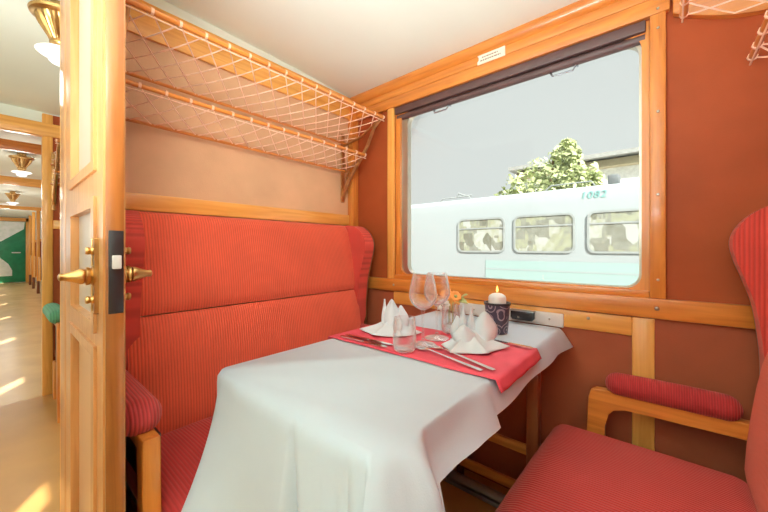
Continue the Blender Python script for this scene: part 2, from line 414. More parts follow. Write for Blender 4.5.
# ------------------------------------------------------------------ luggage racks
def rack(s, xw, up, low, y0, y1, label):
    """s: +1 rack on a left partition, -1 on a right one; up / low = (depth, z front, z back, sag, rows)"""
    X = lambda d: xw + s * d
    root = thing('hanging_luggage_rack', (X(.02), (y0 + y1) / 2, up[2]), label, 'luggage rack', 'string luggage racks above the benches')
    for yb in (y0 + .02, y1 - .012):
        zt_, zl = up[1], low[2]
        if s < 0 and yb > 1: continue
        b = obj('bracket', tube([(X(.014), yb, zl - .15), (X(.06), yb, zl - .06), (X(low[0] * .8), yb, low[1] - .035), (X(low[0] + .03), yb, (low[1] + up[2]) / 2), (X(up[0] * .82), yb, up[1] - .045), (X(up[0]), yb, up[1])], [.011, .011, .010, .010, .009, .008], 8), 'bronze', root)
        obj('wall_plate', B(X(.0), X(.013), yb - .013, yb + .013, zl - .19, up[1] - .02, .004), 'bronze', b)
        obj('scroll', tube([(X(.014), yb, zl + .05), (X(.05), yb, zl + .02), (X(.075), yb, zl - .03), (X(.055), yb, zl - .06), (X(.035), yb, zl - .04), (X(.05), yb, zl - .02)], .006, 8), 'bronze', b)
        obj('lower_arm', tube([(X(.012), yb, low[2] - .01), (X(low[0]), yb, low[1] - .002)], .007, 8), 'bronze', b)
        obj('upper_arm', tube([(X(.012), yb, up[2] - .012), (X(up[0] * .5), yb, (up[1] + up[2]) / 2 - .03), (X(up[0]), yb, up[1] - .002)], .007, 8), 'bronze', b)
    for nm, (depth, zf, zb, drop, rows) in (('upper', up), ('lower', low)):
        obj(nm + '_front_rod', tube([(X(depth), y0, zf), (X(depth), y1, zf)], .010 if nm == 'upper' else .0085, 10), 'wood_y', root)
        obj(nm + '_back_rod', tube([(X(.03), y0, zb), (X(.03), y1, zb)], .007, 8), 'wood_y', root)
        L = y1 - y0; p = L / round(L / .077); k = rows * p / 2; n = round(L / p)
        def S(y, t):
            d = .03 + (depth - .03) * (1 - t)
            return Vector((X(d), y, zf + (zb - zf) * t - drop * math.sin(PI * t ** .8)))
        bm = bmesh.new()
        for sg in (1, -1):
            for i in range(-rows, n + rows + 1):
                pts = []
                for j in range(rows * 2 + 1):
                    t = j / (rows * 2); y = y0 + i * p + sg * t * k
                    if y0 - 1e-6 <= y <= y1 + 1e-6: pts.append(S(y, t))
                if len(pts) > 1: tube(pts, .0024, 5, bm=bm)
        for i in range(n + 1):
            y = min(max(y0 + i * p, y0 + .006), y1 - .006)
            q = S(y, 0); tube([q + Vector((0, -.004, 0)), q + Vector((0, .004, 0))], .0115, 8, bm=bm)
        tube([S(y0, 0) + Vector((s * .004, 0, -.020)), S(y1, 0) + Vector((s * .004, 0, -.020))], .0024, 5, bm=bm)
        obj(nm + '_string_net', bm, 'rope', root)
    return root
rack(1, XL, (.330, 1.812, 1.725, .014, 6), (.190, 1.628, 1.555, .012, 4), .235, 1.41, 'two-tier string net luggage rack above the left red bench')
rack(-1, XR, (.362, 1.815, 1.725, .014, 6), (.217, 1.628, 1.555, .012, 4), .235, 1.41, 'end of the string net luggage rack above the right red bench')

# ------------------------------------------------------------------ benches
BACK = [(.02, 1.215), (.085, 1.215), (.110, 1.205), (.128, 1.18), (.142, 1.13), (.158, 1.06), (.172, .99), (.182, .93), (.186, .88), (.178, .85)]
LUMB = [(.178, .846), (.192, .82), (.206, .77), (.218, .70), (.228, .62), (.236, .54), (.240, .47), (.236, .44), (.02, .44)]
WING = [(.03, 1.210), (.14, 1.214), (.19, 1.200), (.228, 1.172), (.252, 1.135), (.262, 1.10), (.254, 1.05), (.234, .99), (.214, .92), (.204, .84), (.196, .74), (.20, .60), (.03, .60)]
def smooth_poly(p, it=2):
    for _ in range(it):
        q = []
        for i in range(len(p)):
            a, b = Vector(p[i]), Vector(p[(i + 1) % len(p)])
            q += [tuple(a * .75 + b * .25), tuple(a * .25 + b * .75)]
        p = q
    return p
def cushion_loft(prof, X, y0, y1, ny=28, inset=.012, edge=.05):
    def dense(p):
        o = []
        for a, b in zip(p, p[1:]):
            o += [(a[0] + (b[0] - a[0]) * i / 3, a[1] + (b[1] - a[1]) * i / 3) for i in range(3)]
        return o + [p[-1]]
    P = dense(prof); bm = bmesh.new(); g = []
    for j in range(ny + 1):
        v = j / ny; y = y0 + (y1 - y0) * v
        e = min(y - y0, y1 - y); w = 1 if e > edge else math.sqrt(max(0, 1 - (1 - e / edge) ** 2))
        g.append([bm.verts.new((X(.02 + (x - .02) * 1 - inset * (1 - w) * (x > .03)), y, z)) for x, z in P])
    for j in range(ny):
        for i in range(len(P) - 1): bm.faces.new((g[j][i], g[j + 1][i], g[j + 1][i + 1], g[j][i + 1]))
        bm.faces.new((g[j][-1], g[j + 1][-1], g[j + 1][0], g[j][0]))
    bm.faces.new(g[0]); bm.faces.new(g[-1][::-1])
    bmesh.ops.recalc_face_normals(bm, faces=bm.faces[:]); return bm
def bench(s, xw, y0, y1, label, aisle_wing=True, pad_back=.13, back='red_back', wingm='red_wing', seatm='red_seat', pads=('red_pad', 'red_pad2'), arm_lift=(.03, 0), group=None, small=False):
    X = lambda d: xw + s * d
    root = thing('upholstered_bench', (X(.35), (y0 + y1) / 2, 0), label, 'bench', group)
    obj('backrest', cushion_loft(BACK, X, y0 + (.09 if aisle_wing else .10), y1 - .055), back, root, ang=60)
    obj('lumbar_cushion', cushion_loft(LUMB, X, y0 + (.09 if aisle_wing else .10), y1 - .055), back, root, ang=60)
    W = smooth_poly(WING, 2)
    for a, b, o0 in ((y0 + .03, y0 + .122, y0 + .019), (y1 - .07, y1, y1)):
        if a < y0 + .1 and not aisle_wing: continue
        w = obj('wing', prism([(X(x), z) for x, z in W], 1, a, b, .024, 4), wingm, root, ang=60)
        obj('edge_board', prism([(X(x), z) for x, z in W], 1, o0, o0 + .011, .003, 2), 'dark_wood_z', w)
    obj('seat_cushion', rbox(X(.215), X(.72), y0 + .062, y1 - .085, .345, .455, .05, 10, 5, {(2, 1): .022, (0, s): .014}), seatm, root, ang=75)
    obj('seat_base', B(X(.06), X(.66), y0 + .065, y1 - .09, .283, .343, .008), 'dark_wood_x', root)
    for yy in (y0 + .05, y1 - .11):
        for d in (.10, .60): obj('leg', B(X(d), X(d + .05), yy, yy + .05, 0, .27, .006), 'wood_z', root)
    for i, (a, b) in enumerate(((y0 - .004, y0 + .090), (y1 - .08, y1 - .004))):
        l = arm_lift[i]; yc = (a + b) / 2
        if i == 1:
            fr = [(.10, .585), (.555, .585), (.595, .583), (.612, .572), (.618, .55), (.622, .42), (.626, 0), (.572, 0), (.568, .46), (.562, .505), (.545, .527), (.51, .533), (.10, .535)]
            obj('arm_frame', prism([(X(x), z + (l if z > .4 else 0)) for x, z in fr], 1, yc - .017, yc + .017, .005, 2), 'wood_x', root)
        else:
            fr = [(.10, .60), (.612, .60), (.614, .40), (.616, 0), (.574, 0), (.572, .40), (.570, .575), (.10, .575)]
            obj('arm_frame', prism([(X(x), z + (l if z > .5 else 0)) for x, z in fr], 1, yc - .012, yc + .026, .006, 3), 'wood_z', root)
            obj('shade_board', B(X(.03), X(.56), yc + .028, yc + .040, .05, .58 + l), 'black', root)  # added black board standing in for shade under the armrest
        if i == 1: pad = rbox(X(pad_back), X(.568), a, b, .578 + l, .645 + l, .036, 8, 4, {(2, 1): .004})
        else: pad = rbox(X(.10), X(.578), a, b, .588 + l, .676 + l, .042, 8, 5, {(2, 1): .004, (0, s): .008})
        obj('armrest', pad, pads[i], root, ang=75)
    return root
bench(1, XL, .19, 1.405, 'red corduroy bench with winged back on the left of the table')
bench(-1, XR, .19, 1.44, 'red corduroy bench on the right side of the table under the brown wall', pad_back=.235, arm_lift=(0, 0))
bench(1, -3.48, .215, 1.43, 'green upholstered bench beyond the open door', False, .13, 'green_back', 'green_back', 'green_back', ('green_back', 'green_back'), arm_lift=(.015, 0))

# ------------------------------------------------------------------ open door on the aisle side of the left bench
YD0, YD1, DX0, DX1 = .141, .178, -1.415, -.872
door = thing('door_1', (DX0, (YD0 + YD1) / 2, 0), 'narrow panelled wooden door standing open beside the left bench', 'door', None, 'structure')
PX0, PX1 = -1.300, -.940
pan = [(1.255, 1.90, 'cream_door'), (.905, 1.185, 'cream_door'), (.14, .862, 'tan_door')]
leaf = bmesh.new()
wall_with_holes(YD0, YD1, [DX0, PX0, PX1, DX1], {(1, 1), (1, 3), (1, 5)}, [.01, .14, .862, .905, 1.185, 1.255, 1.90, 2.0], leaf)
obj('door_leaf', leaf, 'door_wood', door, False)
obj('edge_strip', B(DX1, DX1 + .004, YD0 + .004, YD1 - .003, .01, 2.0, .001), 'edge_wood', door)
for z0, z1, m in pan:
    obj('door_panel', B(PX0 - .004, PX1 + .004, YD0 + .012, YD1 - .012, z0 - .004, z1 + .004), m, door, False)
    for y0, y1 in ((YD0 - .006, YD0 + .013), (YD1 - .013, YD1 + .006)):
        obj('panel_moulding', ring(rrect(PX0 - .008, PX1 + .008, z0 - .008, z1 + .008, .003, 2), rrect(PX0 + .034, PX1 - .024, z0 + .016, z1 - .016, .003, 2), y0, y1), 'door_wood', door, False)
obj('hinge_post', B(-1.54, DX0 - .006, YD0 - .001, YD1, 0, 2.05, .006), 'door_wood', door)
lk = obj('lock_plate', B(DX1 + .003, DX1 + .0065, YD0 + .008, YD1 - .004, .946, 1.117, .001), 'black', door)
obj('latch', B(DX1 + .006, DX1 + .016, YD0 + .013, YD0 + .028, 1.038, 1.066, .002), 'plate', lk)
hxx = -.925
for y, sg in ((YD0, -1), (YD1, 1)):
    bp = obj('handle_plate', B(hxx - .016, hxx + .016, y, y + sg * .006, .945, 1.10, .002), 'brass', door)
    def turned(name, prof, z, par):
        bmh = lathe(prof, (0, 0, 0), 20)
        bmesh.ops.transform(bmh, matrix=Matrix.Translation((hxx, y, z)) @ Matrix.Rotation(-sg * PI / 2, 4, 'X'), verts=bmh.verts[:])
        return obj(name, bmh, 'brass', par)
    for z in (.972, 1.075): turned('plate_knob', [(.008, .004), (.009, .008), (.007, .012), (.0085, .016), (.007, .020), (0, .0215)], z, bp)
    h = turned('handle_rose', [(.0, .005), (.021, .005), (.022, .009), (.017, .012), (.019, .015), (.019, .019), (.014, .022), (0, .022)], 1.022, bp)
    turned('tapered_handle', [(.012, .020), (.016, .023), (.0165, .028), (.0145, .033), (.0115, .040), (.009, .047), (.0072, .053), (.0078, .0555), (.0075, .059), (.004, .061), (0, .0615)], 1.022, bp)

# ------------------------------------------------------------------ coach beyond
struct('wall_far_partition', B(-3.51, -3.48, .276, YW, 0, 2.07), 'panel', 'brown partition behind the green bench', 'wall')
struct('trim_12', B(-3.53, -3.47, .219, .276, 0, 2.07, .006), 'oak_z', 'square wooden column at the aisle edge beyond the open door', 'column', smooth=True)
struct('trim_13', B(-3.48, -3.465, .276, YW, 1.225, 1.29, .004), 'oak_y', 'wooden strip above the green bench', 'trim', smooth=True)
struct('trim_14', B(-3.54, -3.462, YR, YW, 1.905, 2.0, .005), 'oak_y', 'nearest wooden ceiling beam across the aisle', 'beam', smooth=True)
struct('wall_transom', B(-3.515, -3.485, YR, YW, 2.0, 2.085), 'cream', 'cream strip above the nearest beam', 'wall')
struct('trim_15', B(-4.42, -4.36, YR, YW, 1.945, 2.03, .005), 'wood_y', 'second wooden ceiling beam across the aisle, darker wood standing in for shade', 'beam', smooth=True)  # darker wood stands in for a face turned from the light
struct('trim_16', B(-6.70, -6.62, YR, YW, 1.93, 2.035, .005), 'oak_y', 'third wooden ceiling beam across the aisle', 'beam', smooth=True)
struct('trim_17', B(-11.2, -11.1, YR, YW, 1.96, 2.035, .005), 'oak_y', 'fourth wooden ceiling beam far down the coach', 'beam', smooth=True)
rack(1, -3.48, (.330, 1.812, 1.70, .03, 6), (.190, 1.628, 1.555, .02, 4), .26, 1.41, 'string net luggage rack beside the wooden column beyond the door')
for i, (x, lab) in enumerate(((-8.4, 'nearest bench end screen in the far saloon'), (-9.8, 'second nearest bench end screen in the far saloon'), (-11.5, 'middle bench end screen in the far saloon'), (-13.0, 'fourth bench end screen in the far saloon'), (-14.4, 'farthest bench end screen before the green door'))):
    r = thing('bench_screen', (x, .65, 0), lab, 'screen', 'wooden bench end screens in the far saloon')
    obj('post', B(x - .03, x + .03, .63, .69, .30, 2.06, .004), 'oak_z', r)
    obj('foot', B(x - .028, x + .028, .635, .685, 0, .30, .004), 'dark_wood_z', r)
    obj('panel', B(x - .012, x + .012, .69, YW, .32, 1.25), 'panel', r)
    obj('side_panel', B(x + .03, x + .50, .655, .675, .32, .88, .004), 'oak_x', r)
    obj('cap_rail', B(x - .03, x + .03, .69, YW, 1.25, 1.31, .004), 'oak_y', r)
struct('wall_far_end', wall_with_holes(-1, 1, [0, 1], set(), [0, 1], bmesh.new()) if False else B(-15.74, -15.70, YR, YW, 0, 2.10), 'cream', 'cream end wall of the coach around the green door', 'wall')
gd = thing('door_2', (-15.70, .1, 0), 'green end door with glare painted as a pale diagonal field at the far end of the aisle', 'door', None, 'structure')
obj('door_leaf', B(-15.70, -15.67, -.55, .62, .02, 1.93, .004), 'green_door', gd)
obj('upper_glare', prism([(-.54, 1.93), (.60, 1.92), (.58, 1.70), (.10, 1.30), (-.54, 1.05)], 0, -15.67, -15.664), 'door_glare', gd)  # glare on the door drawn as pale shapes, above and below
obj('lower_glare', prism([(-.54, .85), (.08, .80), (.25, .60), (.33, .40), (.33, .22), (-.54, .20)], 0, -15.67, -15.664), 'door_glare', gd)
obj('frame_post', B(-15.70, -15.64, .62, .80, 0, 2.05, .004), 'oak_z', gd)
obj('frame_head', B(-15.70, -15.64, -.7, .80, 1.94, 2.05, .004), 'oak_y', gd)
obj('lever_handle', tube([(-15.66, .50, .95), (-15.62, .50, .95), (-15.62, .32, .95)], .018, 8), 'plate', gd)

# ------------------------------------------------------------------ ceiling lamps
def lamp(x, y, label):
    z = ceil_z(y)
    r = thing('ceiling_lamp', (x, y, z), label, 'ceiling lamp', 'brass ceiling lamps along the aisle')
    LS = lambda p: [(q * .70, h if h > -.2 else -.2 + (h + .2) * .55) for q, h in p]
    obj('brass_mount', lathe(LS([(0, 0), (.05, 0), (.05, -.035), (.130, -.04), (.137, -.048), (.133, -.057), (.120, -.061), (.112, -.066)]), (x, y, z), 48), 'brass', r)
    fl = lambda j, zz: 1 + .07 * math.cos(j * PI / 3) if -.15 < zz < -.07 else 1
    obj('fluted_cone', lathe(LS([(.110, -.064), (.104, -.074), (.092, -.092), (.074, -.115), (.058, -.135), (.050, -.149), (.046, -.153)]), (x, y, z), 96, flute=fl), 'brass', r)
    obj('neck', lathe(LS([(.046, -.15), (.052, -.158), (.050, -.166), (.040, -.174), (.042, -.184), (.032, -.192), (.026, -.206), (0, -.208)]), (x, y, z), 32), 'brass', r)
    obj('glass_dish', lathe(LS([(.024, -.196), (.06, -.192), (.098, -.194), (.110, -.200), (.100, -.212), (.075, -.223), (.050, -.230)]), (x, y, z), 40), 'opal', r)
    obj('globe', lathe(LS([(.050, -.228), (.056, -.243), (.056, -.258), (.046, -.272), (.026, -.281), (0, -.284)]), (x, y, z), 32), 'opal', r)
    return r
lamp(-1.90, .175, 'nearest brass ceiling lamp with opal glass, partly behind the open door')
lamp(-5.16, .176, 'second brass ceiling lamp along the aisle, beyond the second beam')
lamp(-8.7, .19, 'farthest small brass ceiling lamp in front of the green door')

# ------------------------------------------------------------------ table
TX0, TX1, TY0, TY1, TZ = -.905, -.335, .38, 1.47, .757
tb = thing('dining_table', (-.62, 1.4, 0), 'narrow wall-mounted dining table under the white cloth', 'table')
obj('tabletop', B(TX0 + .012, TX1 - .012, TY0 + .012, TY1, TZ - .028, TZ, .006), 'wood_y', tb)
for x in (-.425, -.855): obj('leg', B(x, x + .045, 1.355, 1.40, 0, TZ - .028, .005), 'red_wood_z', tb)
obj('stretcher', B(-.81, -.425, 1.365, 1.39, .60, .66, .004), 'dark_wood_x', tb)
obj('support_arm', prism([(.62, TZ - .03), (.70, TZ - .03), (1.355, .40), (1.355, .34)], 0, -.635, -.605, .004, 2), 'dark_wood_z', tb)

# cloth: flat top and a hanging skirt
rc = .03; per = []
ztop = TZ + .004
def arc(cx, cy, a0, a1, n=8):
    for i in range(n + 1):
        a = math.radians(a0 + (a1 - a0) * i / n); per.append((cx + rc * math.cos(a), cy + rc * math.sin(a), math.cos(a), math.sin(a)))
ny = 96
for i in range(ny): per.append((TX1, TY1 + (TY0 + rc - TY1) * i / ny, 1, 0))
arc(TX1 - rc, TY0 + rc, 0, -90, 12)
for i in range(1, 110): per.append((TX1 - rc + (TX0 + rc - TX1 + rc) * i / 110, TY0, 0, -1))
arc(TX0 + rc, TY0 + rc, 270, 180, 10)
for i in range(1, 31): per.append((TX0, TY0 + rc + (TY1 - TY0 - rc) * i / 30, -1, 0))
ss = lambda e0, e1, x: (lambda t: t * t * (3 - 2 * t))(max(0, min(1, (x - e0) / (e1 - e0))))
bm = bmesh.new(); NT = 22; rows = []
S = 0; prev = None
for (x, y, nx, nyy) in per:
    if prev: S += math.hypot(x - prev[0], y - prev[1])
    prev = (x, y); rw = []
    right = nx > .5 and y > TY0 + rc; left = nx < -.5 and y > TY0 + rc
    fr = (1 if nyy < 0 else 0)
    # how far the hem hangs
    if nx > .3: D = .066 + .020 * ss(.752, .740, y) + (.275 - .086) * ss(.495, .455, y)
    elif nx < -.3: D = .078 + (.285 - .078) * ss(.56, .44, y)
    else: D = .275 + (.46 - .275) * ss(-.36, -.45, x) * ss(-.82, -.76, x) + .035 * ss(-.70, -.77, x)
    for j in range(NT + 1):
        t = j / NT; d = D * t
        o = .010 * (1 - math.exp(-d / .006))
        if nx > .3:
            hl = ss(.72, .60, y) * ss(.455, .50, y); o += .36 * D * t ** (1 + 2.2 * hl) - .006 * hl * (1 - math.exp(-d / .006)) + .30 * d * ss(1.3, 1.47, y) + .09 * d * ss(.752, .740, y) * ss(.55, .65, y) + .004 * math.sin(y * 17) * t * ss(.6, .7, y)
            w = max(0, 1 - abs(y - .440) / (.060 if y > .440 else .042)) ** 1.2
            o = o * (1 - w) + w * (.010 + .078 * (1 - math.exp(-d / .040)))
        elif nx < -.3:
            o += .20 * d * ss(.45, .7, y) + .02 * d
        else:
            cr = ss(-.52, -.36, x)
            o += .085 * d + cr * .055 * d * math.sin((x + .335) * 95) + (1 - cr) * .02 * d * math.sin(x * 22)
            for px_, gr, dp in ((-.548, .20, .16), (-.395, .10, .10)):
                kf = (x - px_) / (.012 + gr * d)
                if 0 < kf < 1: o -= dp * d * (1 - kf)
                elif -.5 < kf <= 0: o -= dp * d * (1 + 2 * kf) ** 2 * .8
            lf = ss(-.70, -.90, x); o = o * (1 - lf) + lf * (.006 * (1 - math.exp(-d / .006)) + .105 * (d / .31) ** 1.7)
        px, py = x + nx * o, y + nyy * o
        if nx <= .3 and nyy < -.3:      # corner cloth leans outward sideways on the left
            px += .035 * (d / .31) ** 1.5 * ss(-.70, -.90, x)
            px += .10 * d * ss(-.42, -.34, x)
        rw.append(bm.verts.new((px, py, ztop - d + .0 * j)))
    rows.append(rw)
for a, b in zip(rows, rows[1:]):
    for j in range(NT): bm.faces.new((a[j], b[j], b[j + 1], a[j + 1]))
top = bm.faces.new([r[0] for r in rows][::-1])
bmesh.ops.recalc_face_normals(bm, faces=bm.faces[:])
tag(obj('tablecloth', bm, 'linen', None, True, 70), 'white tablecloth over the table with a long drop toward the aisle', 'tablecloth')

# runner
RY0, RY1 = .775, 1.107; zr = ztop + .0042
def run_pt(u, v):
    L = (TX1 - TX0); hang = .032; tot = L + hang * 2; a = u * tot - hang
    y = RY0 + (RY1 - RY0) * v
    if a < 0: x, z = TX0 - .020 - .35 * (-a), zr + a * .9
    elif a > L: x, z = TX1 + .022 + .42 * (a - L), zr - (a - L) * .9
    else:
        e = min(a, L - a); b = .021 * max(0, 1 - e / .03) ** 2
        x, z = TX0 + a + (b if a > L / 2 else -b), zr - .003 * max(0, 1 - e / .012)
    return (x, y + .003 * math.sin(a * 30) * (v - .5), z + .0015 * math.sin(y * 60 + a * 9) * (a > L - .02))
tag(obj('table_runner', sheet(run_pt, 80, 16), 'runner', None, True, 80, .0016), 'raspberry red runner laid across the white tablecloth', 'table runner')
zt = zr + .0025

# ------------------------------------------------------------------ glassware
def stem_glass(x, y, label):
    z = zt
    r = thing('wine_glass', (x, y, z), label, 'wine glass', 'stemmed wine glasses on the runner')
    obj('foot', lathe([(0, .0), (.040, 0), (.0415, .0015), (.040, .003), (.020, .006), (.008, .011), (.0045, .02), (0, .02)], (x, y, z), 36), 'glass', r)
    obj('stem', lathe([(.0042, .0195), (.0036, .05), (.0038, .09), (.0048, .108), (.009, .116)], (x, y, z), 16), 'glass', r)
    obj('bowl', lathe([(.0, .114), (.010, .115), (.024, .122), (.037, .135), (.0445, .152), (.0455, .165), (.042, .19), (.0365, .215), (.033, .228), (.0322, .228), (.0357, .215), (.0412, .19), (.0447, .165), (.0437, .152), (.0362, .136), (.0232, .1235), (.009, .117), (0, .1165)], (x, y, z), 40), 'glass', r)
stem_glass(-.603, .899, 'left front stemmed wine glass on the red runner')
stem_glass(-.611, .997, 'right rear stemmed wine glass behind the first one')
def tumbler(x, y, label):
    z = zt
    return tag(obj('water_glass', lathe([(0, 0), (.026, 0), (.033, .006), (.0355, .02), (.036, .04), (.034, .08), (.0325, .102), (.0315, .102), (.033, .08), (.035, .04), (.0345, .021), (.032, .010), (.024, .006), (0, .006)], (x, y, z), 40), 'glass'), label, 'glass', 'stemless water glasses on the runner')
tumbler(-.612, .812, 'stemless water glass at the near edge of the red runner')
tumbler(-.612, 1.098, 'stemless water glass behind the right folded napkin')

# ------------------------------------------------------------------ cutlery (built flat along +x)
def place(parts_root, x, y, rz): parts_root.location = (x, y, zt + .0005); parts_root.rotation_euler = (0, 0, rz)
def strip(pts, thick=.0016, lift=None):
    """outline half-widths along x -> thin metal strip"""
    bm = bmesh.new(); rows = []
    for (x, w, z) in pts: rows.append([bm.verts.new((x, -w, z)), bm.verts.new((x, w, z)), bm.verts.new((x, w, z + thick)), bm.verts.new((x, -w, z + thick))])
    for a, b in zip(rows, rows[1:]):
        for k in range(4): bm.faces.new((a[k], a[(k + 1) % 4], b[(k + 1) % 4], b[k]))
    bm.faces.new(rows[0]); bm.faces.new(rows[-1][::-1])
    bmesh.ops.recalc_face_normals(bm, faces=bm.faces[:]); return bm
def fork(x, y, rz, label, L=.20):
    r = thing('fork', (0, 0, 0), label, 'fork', 'steel forks on the runner')
    obj('handle', strip([(-L / 2, .006, .001), (-L / 2 + .01, .0075, .001), (0, .004, .004), (L / 2 - .085, .003, .006), (L / 2 - .07, .0035, .005)]), 'steel', r)
    obj('head', strip([(L / 2 - .072, .0035, .005), (L / 2 - .062, .010, .003), (L / 2 - .050, .0125, .002), (L / 2 - .042, .0125, .002)]), 'steel', r)
    for i in range(4):
        yy = -.0105 + .007 * i
        b = bmesh.new(); box(b, L / 2 - .043, L / 2, yy - .0019, yy + .0019, .0018, .0036)
        obj('tine', b, 'steel', r, False)
    place(r, x, y, rz)
def knife(x, y, rz, label, L=.21):
    r = thing('table_knife', (0, 0, 0), label, 'knife', 'steel table knives on the runner')
    obj('handle', strip([(-L / 2, .005, .001), (-L / 2 + .01, .008, .001), (0, .0055, .001)], .004), 'steel', r)
    obj('blade', strip([(-.002, .005, .001), (.01, .009, .001), (.06, .0095, .001), (L / 2 - .015, .008, .001), (L / 2, .001, .001)], .0018), 'steel', r)
    place(r, x, y, rz)
fork(-.49, .835, PI - math.radians(14), 'outer steel fork nearest the aisle on the red runner', .27)
fork(-.465, .868, PI - math.radians(18), 'inner steel fork beside the right folded napkin', .27)
knife(-.775, .796, math.radians(2), 'outer steel knife nearest the aisle at the left place')
knife(-.775, .823, math.radians(3), 'inner steel knife at the left place')
knife(-.395, 1.088, PI - math.radians(6), 'steel knife between the right napkin and the candle', .15)

# ------------------------------------------------------------------ folded napkins
def napkin(c, corners, folds, label):
    """corners: outline of the spread base; folds: (dx, dy, facing, half width, height, lean, tip) standing leaves"""
    cx, cy = c; r = thing('folded_napkin', (cx, cy, zt), label, 'napkin', 'white folded napkins on the runner')
    pts = [Vector((x - cx, y - cy)) for x, y in corners]; m = len(pts); z0 = zt + .003
    per_side = 8; out = []
    for i in range(m):
        a, b = pts[i], pts[(i + 1) % m]
        for k in range(per_side):
            f = k / per_side; q = a.lerp(b, f); out.append((q * (1 - .13 * math.sin(PI * f)), abs(f - .5) * 2))
    bm = bmesh.new(); rings = []
    for t in [0, .1, .22, .36, .5, .64, .78, .9]:
        ringv = []
        for q, cn in out:
            h = .056 * t ** 1.25 + .006 * cn ** 3 * (1 - t)
            fold = 1 + .05 * math.sin(t * 9) * cn
            p = q * (1 - t) * fold
            ringv.append(bm.verts.new((cx + p.x, cy + p.y, z0 + h)))
        rings.append(ringv)
    for a, b in zip(rings, rings[1:]):
        for k in range(len(out)): bm.faces.new((a[k], a[(k + 1) % len(out)], b[(k + 1) % len(out)], b[k]))
    bm.faces.new(rings[-1])
    bmesh.ops.recalc_face_normals(bm, faces=bm.faces[:])
    obj('spread_base', bm, 'napkin', r, True, 60, .002)
    for (ox, oy, ang, wd, ht, lean, tip) in folds:
        ca, sa = math.cos(math.radians(ang)), math.sin(math.radians(ang))
        def f(u, v):
            a = (u - .5) * 2
            ww = wd * (.55 + .45 * math.sin(PI * min(1, v * 1.1))) * (1 - v ** 2.4) ** tip
            lx = a * ww; ly = -.7 * wd * (1 - a * a) * (1 - .4 * v) + lean * v * v
            return (cx + ox + lx * ca - ly * sa, cy + oy + lx * sa + ly * ca, z0 + .010 + ht * v)
        obj('standing_fold', sheet(f, 12, 16), 'napkin', r, True, 70, .0022)
    return r
CAM = 40.55
napkin((-.775, .95), [(-.885, .892), (-.79, .862), (-.70, .915), (-.675, 1.0), (-.76, 1.06), (-.85, 1.03)],
       [(0, 0, 40, .034, .112, .004, .5), (-.024, -.012, 75, .016, .112, .004, 1.1), (.02, .03, 20, .034, .088, .0, .6), (.034, -.012, 10, .022, .060, .01, .9)],
       'white folded napkin at the left place beside the red bench')
napkin((-.487, .985), [(-.556, .992), (-.545, .915), (-.484, .862), (-.398, .925), (-.372, 1.035), (-.46, 1.10), (-.545, 1.085)],
       [(.040, .035, 25, .042, .098, .0, .5), (-.022, .006, 45, .018, .118, .0, 1.3), (.004, .012, 30, .016, .115, .0, 1.3), (-.045, .012, 60, .030, .075, .006, .9), (.0, -.028, 35, .040, .060, .006, .7)],
       'white folded napkin at the right place in front of the candle')

# ------------------------------------------------------------------ candle, flowers, wall fittings
hx, hy = -.492, 1.235
ho = thing('candle_holder', (hx, hy, ztop), 'dark patterned cup holding the white candle', 'candle holder')
obj('cup', lathe([(0, .001), (.036, .001), (.038, .004), (.0455, .108), (.0455, .112), (.0425, .112), (.0355, .008), (0, .008)], (hx, hy, ztop), 40), 'holder', ho)
obj('rim', lathe([(.0425, .1125), (.0425, .116), (.0485, .116), (.0485, .108), (.046, .108)], (hx, hy, ztop), 40), 'black', ho)
cd = thing('candle', (hx, hy, ztop + .01), 'white pillar candle with a small flame in the dark holder', 'candle')
obj('wax', lathe([(0, .009), (.031, .009), (.032, .012), (.032, .134), (.029, .141), (.018, .148), (.006, .151), (0, .150)], (hx, hy, ztop), 32), 'wax', cd)
obj('wick', tube([(hx, hy, ztop + .150), (hx + .001, hy, ztop + .158)], .0012, 6), 'ink', cd)
obj('flame', lathe([(0, .1525), (.003, .156), (.0042, .161), (.003, .169), (.0012, .176), (0, .180)], (hx, hy, ztop), 16), 'flame', cd)

vx, vy = -.695, 1.25
va = tag(obj('flower_vase', lathe([(0, .001), (.024, .001), (.030, .012), (.031, .035), (.022, .06), (.018, .075), (.021, .085), (.0195, .085), (.0165, .074), (.0205, .059), (.029, .034), (.028, .013), (.022, .004), (0, .004)], (vx, vy, ztop), 28), 'glass'), 'small clear glass vase behind the right napkin', 'vase')
fb = thing('flower', (vx, vy, ztop + .006), 'orange blossom in the small glass vase', 'flower', 'small flowers in the glass vase')
def blossom(root, c, mat, n, rad, cm, droop=.35, face=(.25, -.75, .6)):
    c = Vector(c); nz = Vector(face).normalized(); ex = nz.orthogonal().normalized(); ey = nz.cross(ex)
    for k in range(n):
        a = 2 * PI * k / n
        def f(u, v, a=a):
            q = (u - .5) * 2; l = rad * v; wd = rad * .42 * math.sin(PI * min(1, .12 + v * .85)) * q
            return c + ex * (math.cos(a) * l - math.sin(a) * wd) + ey * (math.sin(a) * l + math.cos(a) * wd) + nz * (rad * .5 * math.sin(v * 2.2) - droop * l * v)
        obj('petal', sheet(f, 4, 5), mat, root, True, 70, .001)
    obj('flower_center', rbox(*[w_ for q_ in (c + nz * rad * .3) for w_ in (q_ - rad * .24, q_ + rad * .24)], rad * .2, 2, 3), cm, root)
    obj('flower_stem', tube([(vx + (c.x - vx) * .3, vy + (c.y - vy) * .3, ztop + .008), (vx + (c.x - vx) * .36, vy + (c.y - vy) * .36, ztop + .09), tuple(c)], .0016, 6), 'leaf', root)
blossom(fb, (vx - .022, vy + .0, ztop + .118), 'orange_petal', 9, .030, 'orange_petal', .1)
fb2 = thing('flower', (vx, vy, ztop + .006), 'second orange blossom, nearer the candle, in the glass vase', 'flower', 'small flowers in the glass vase')
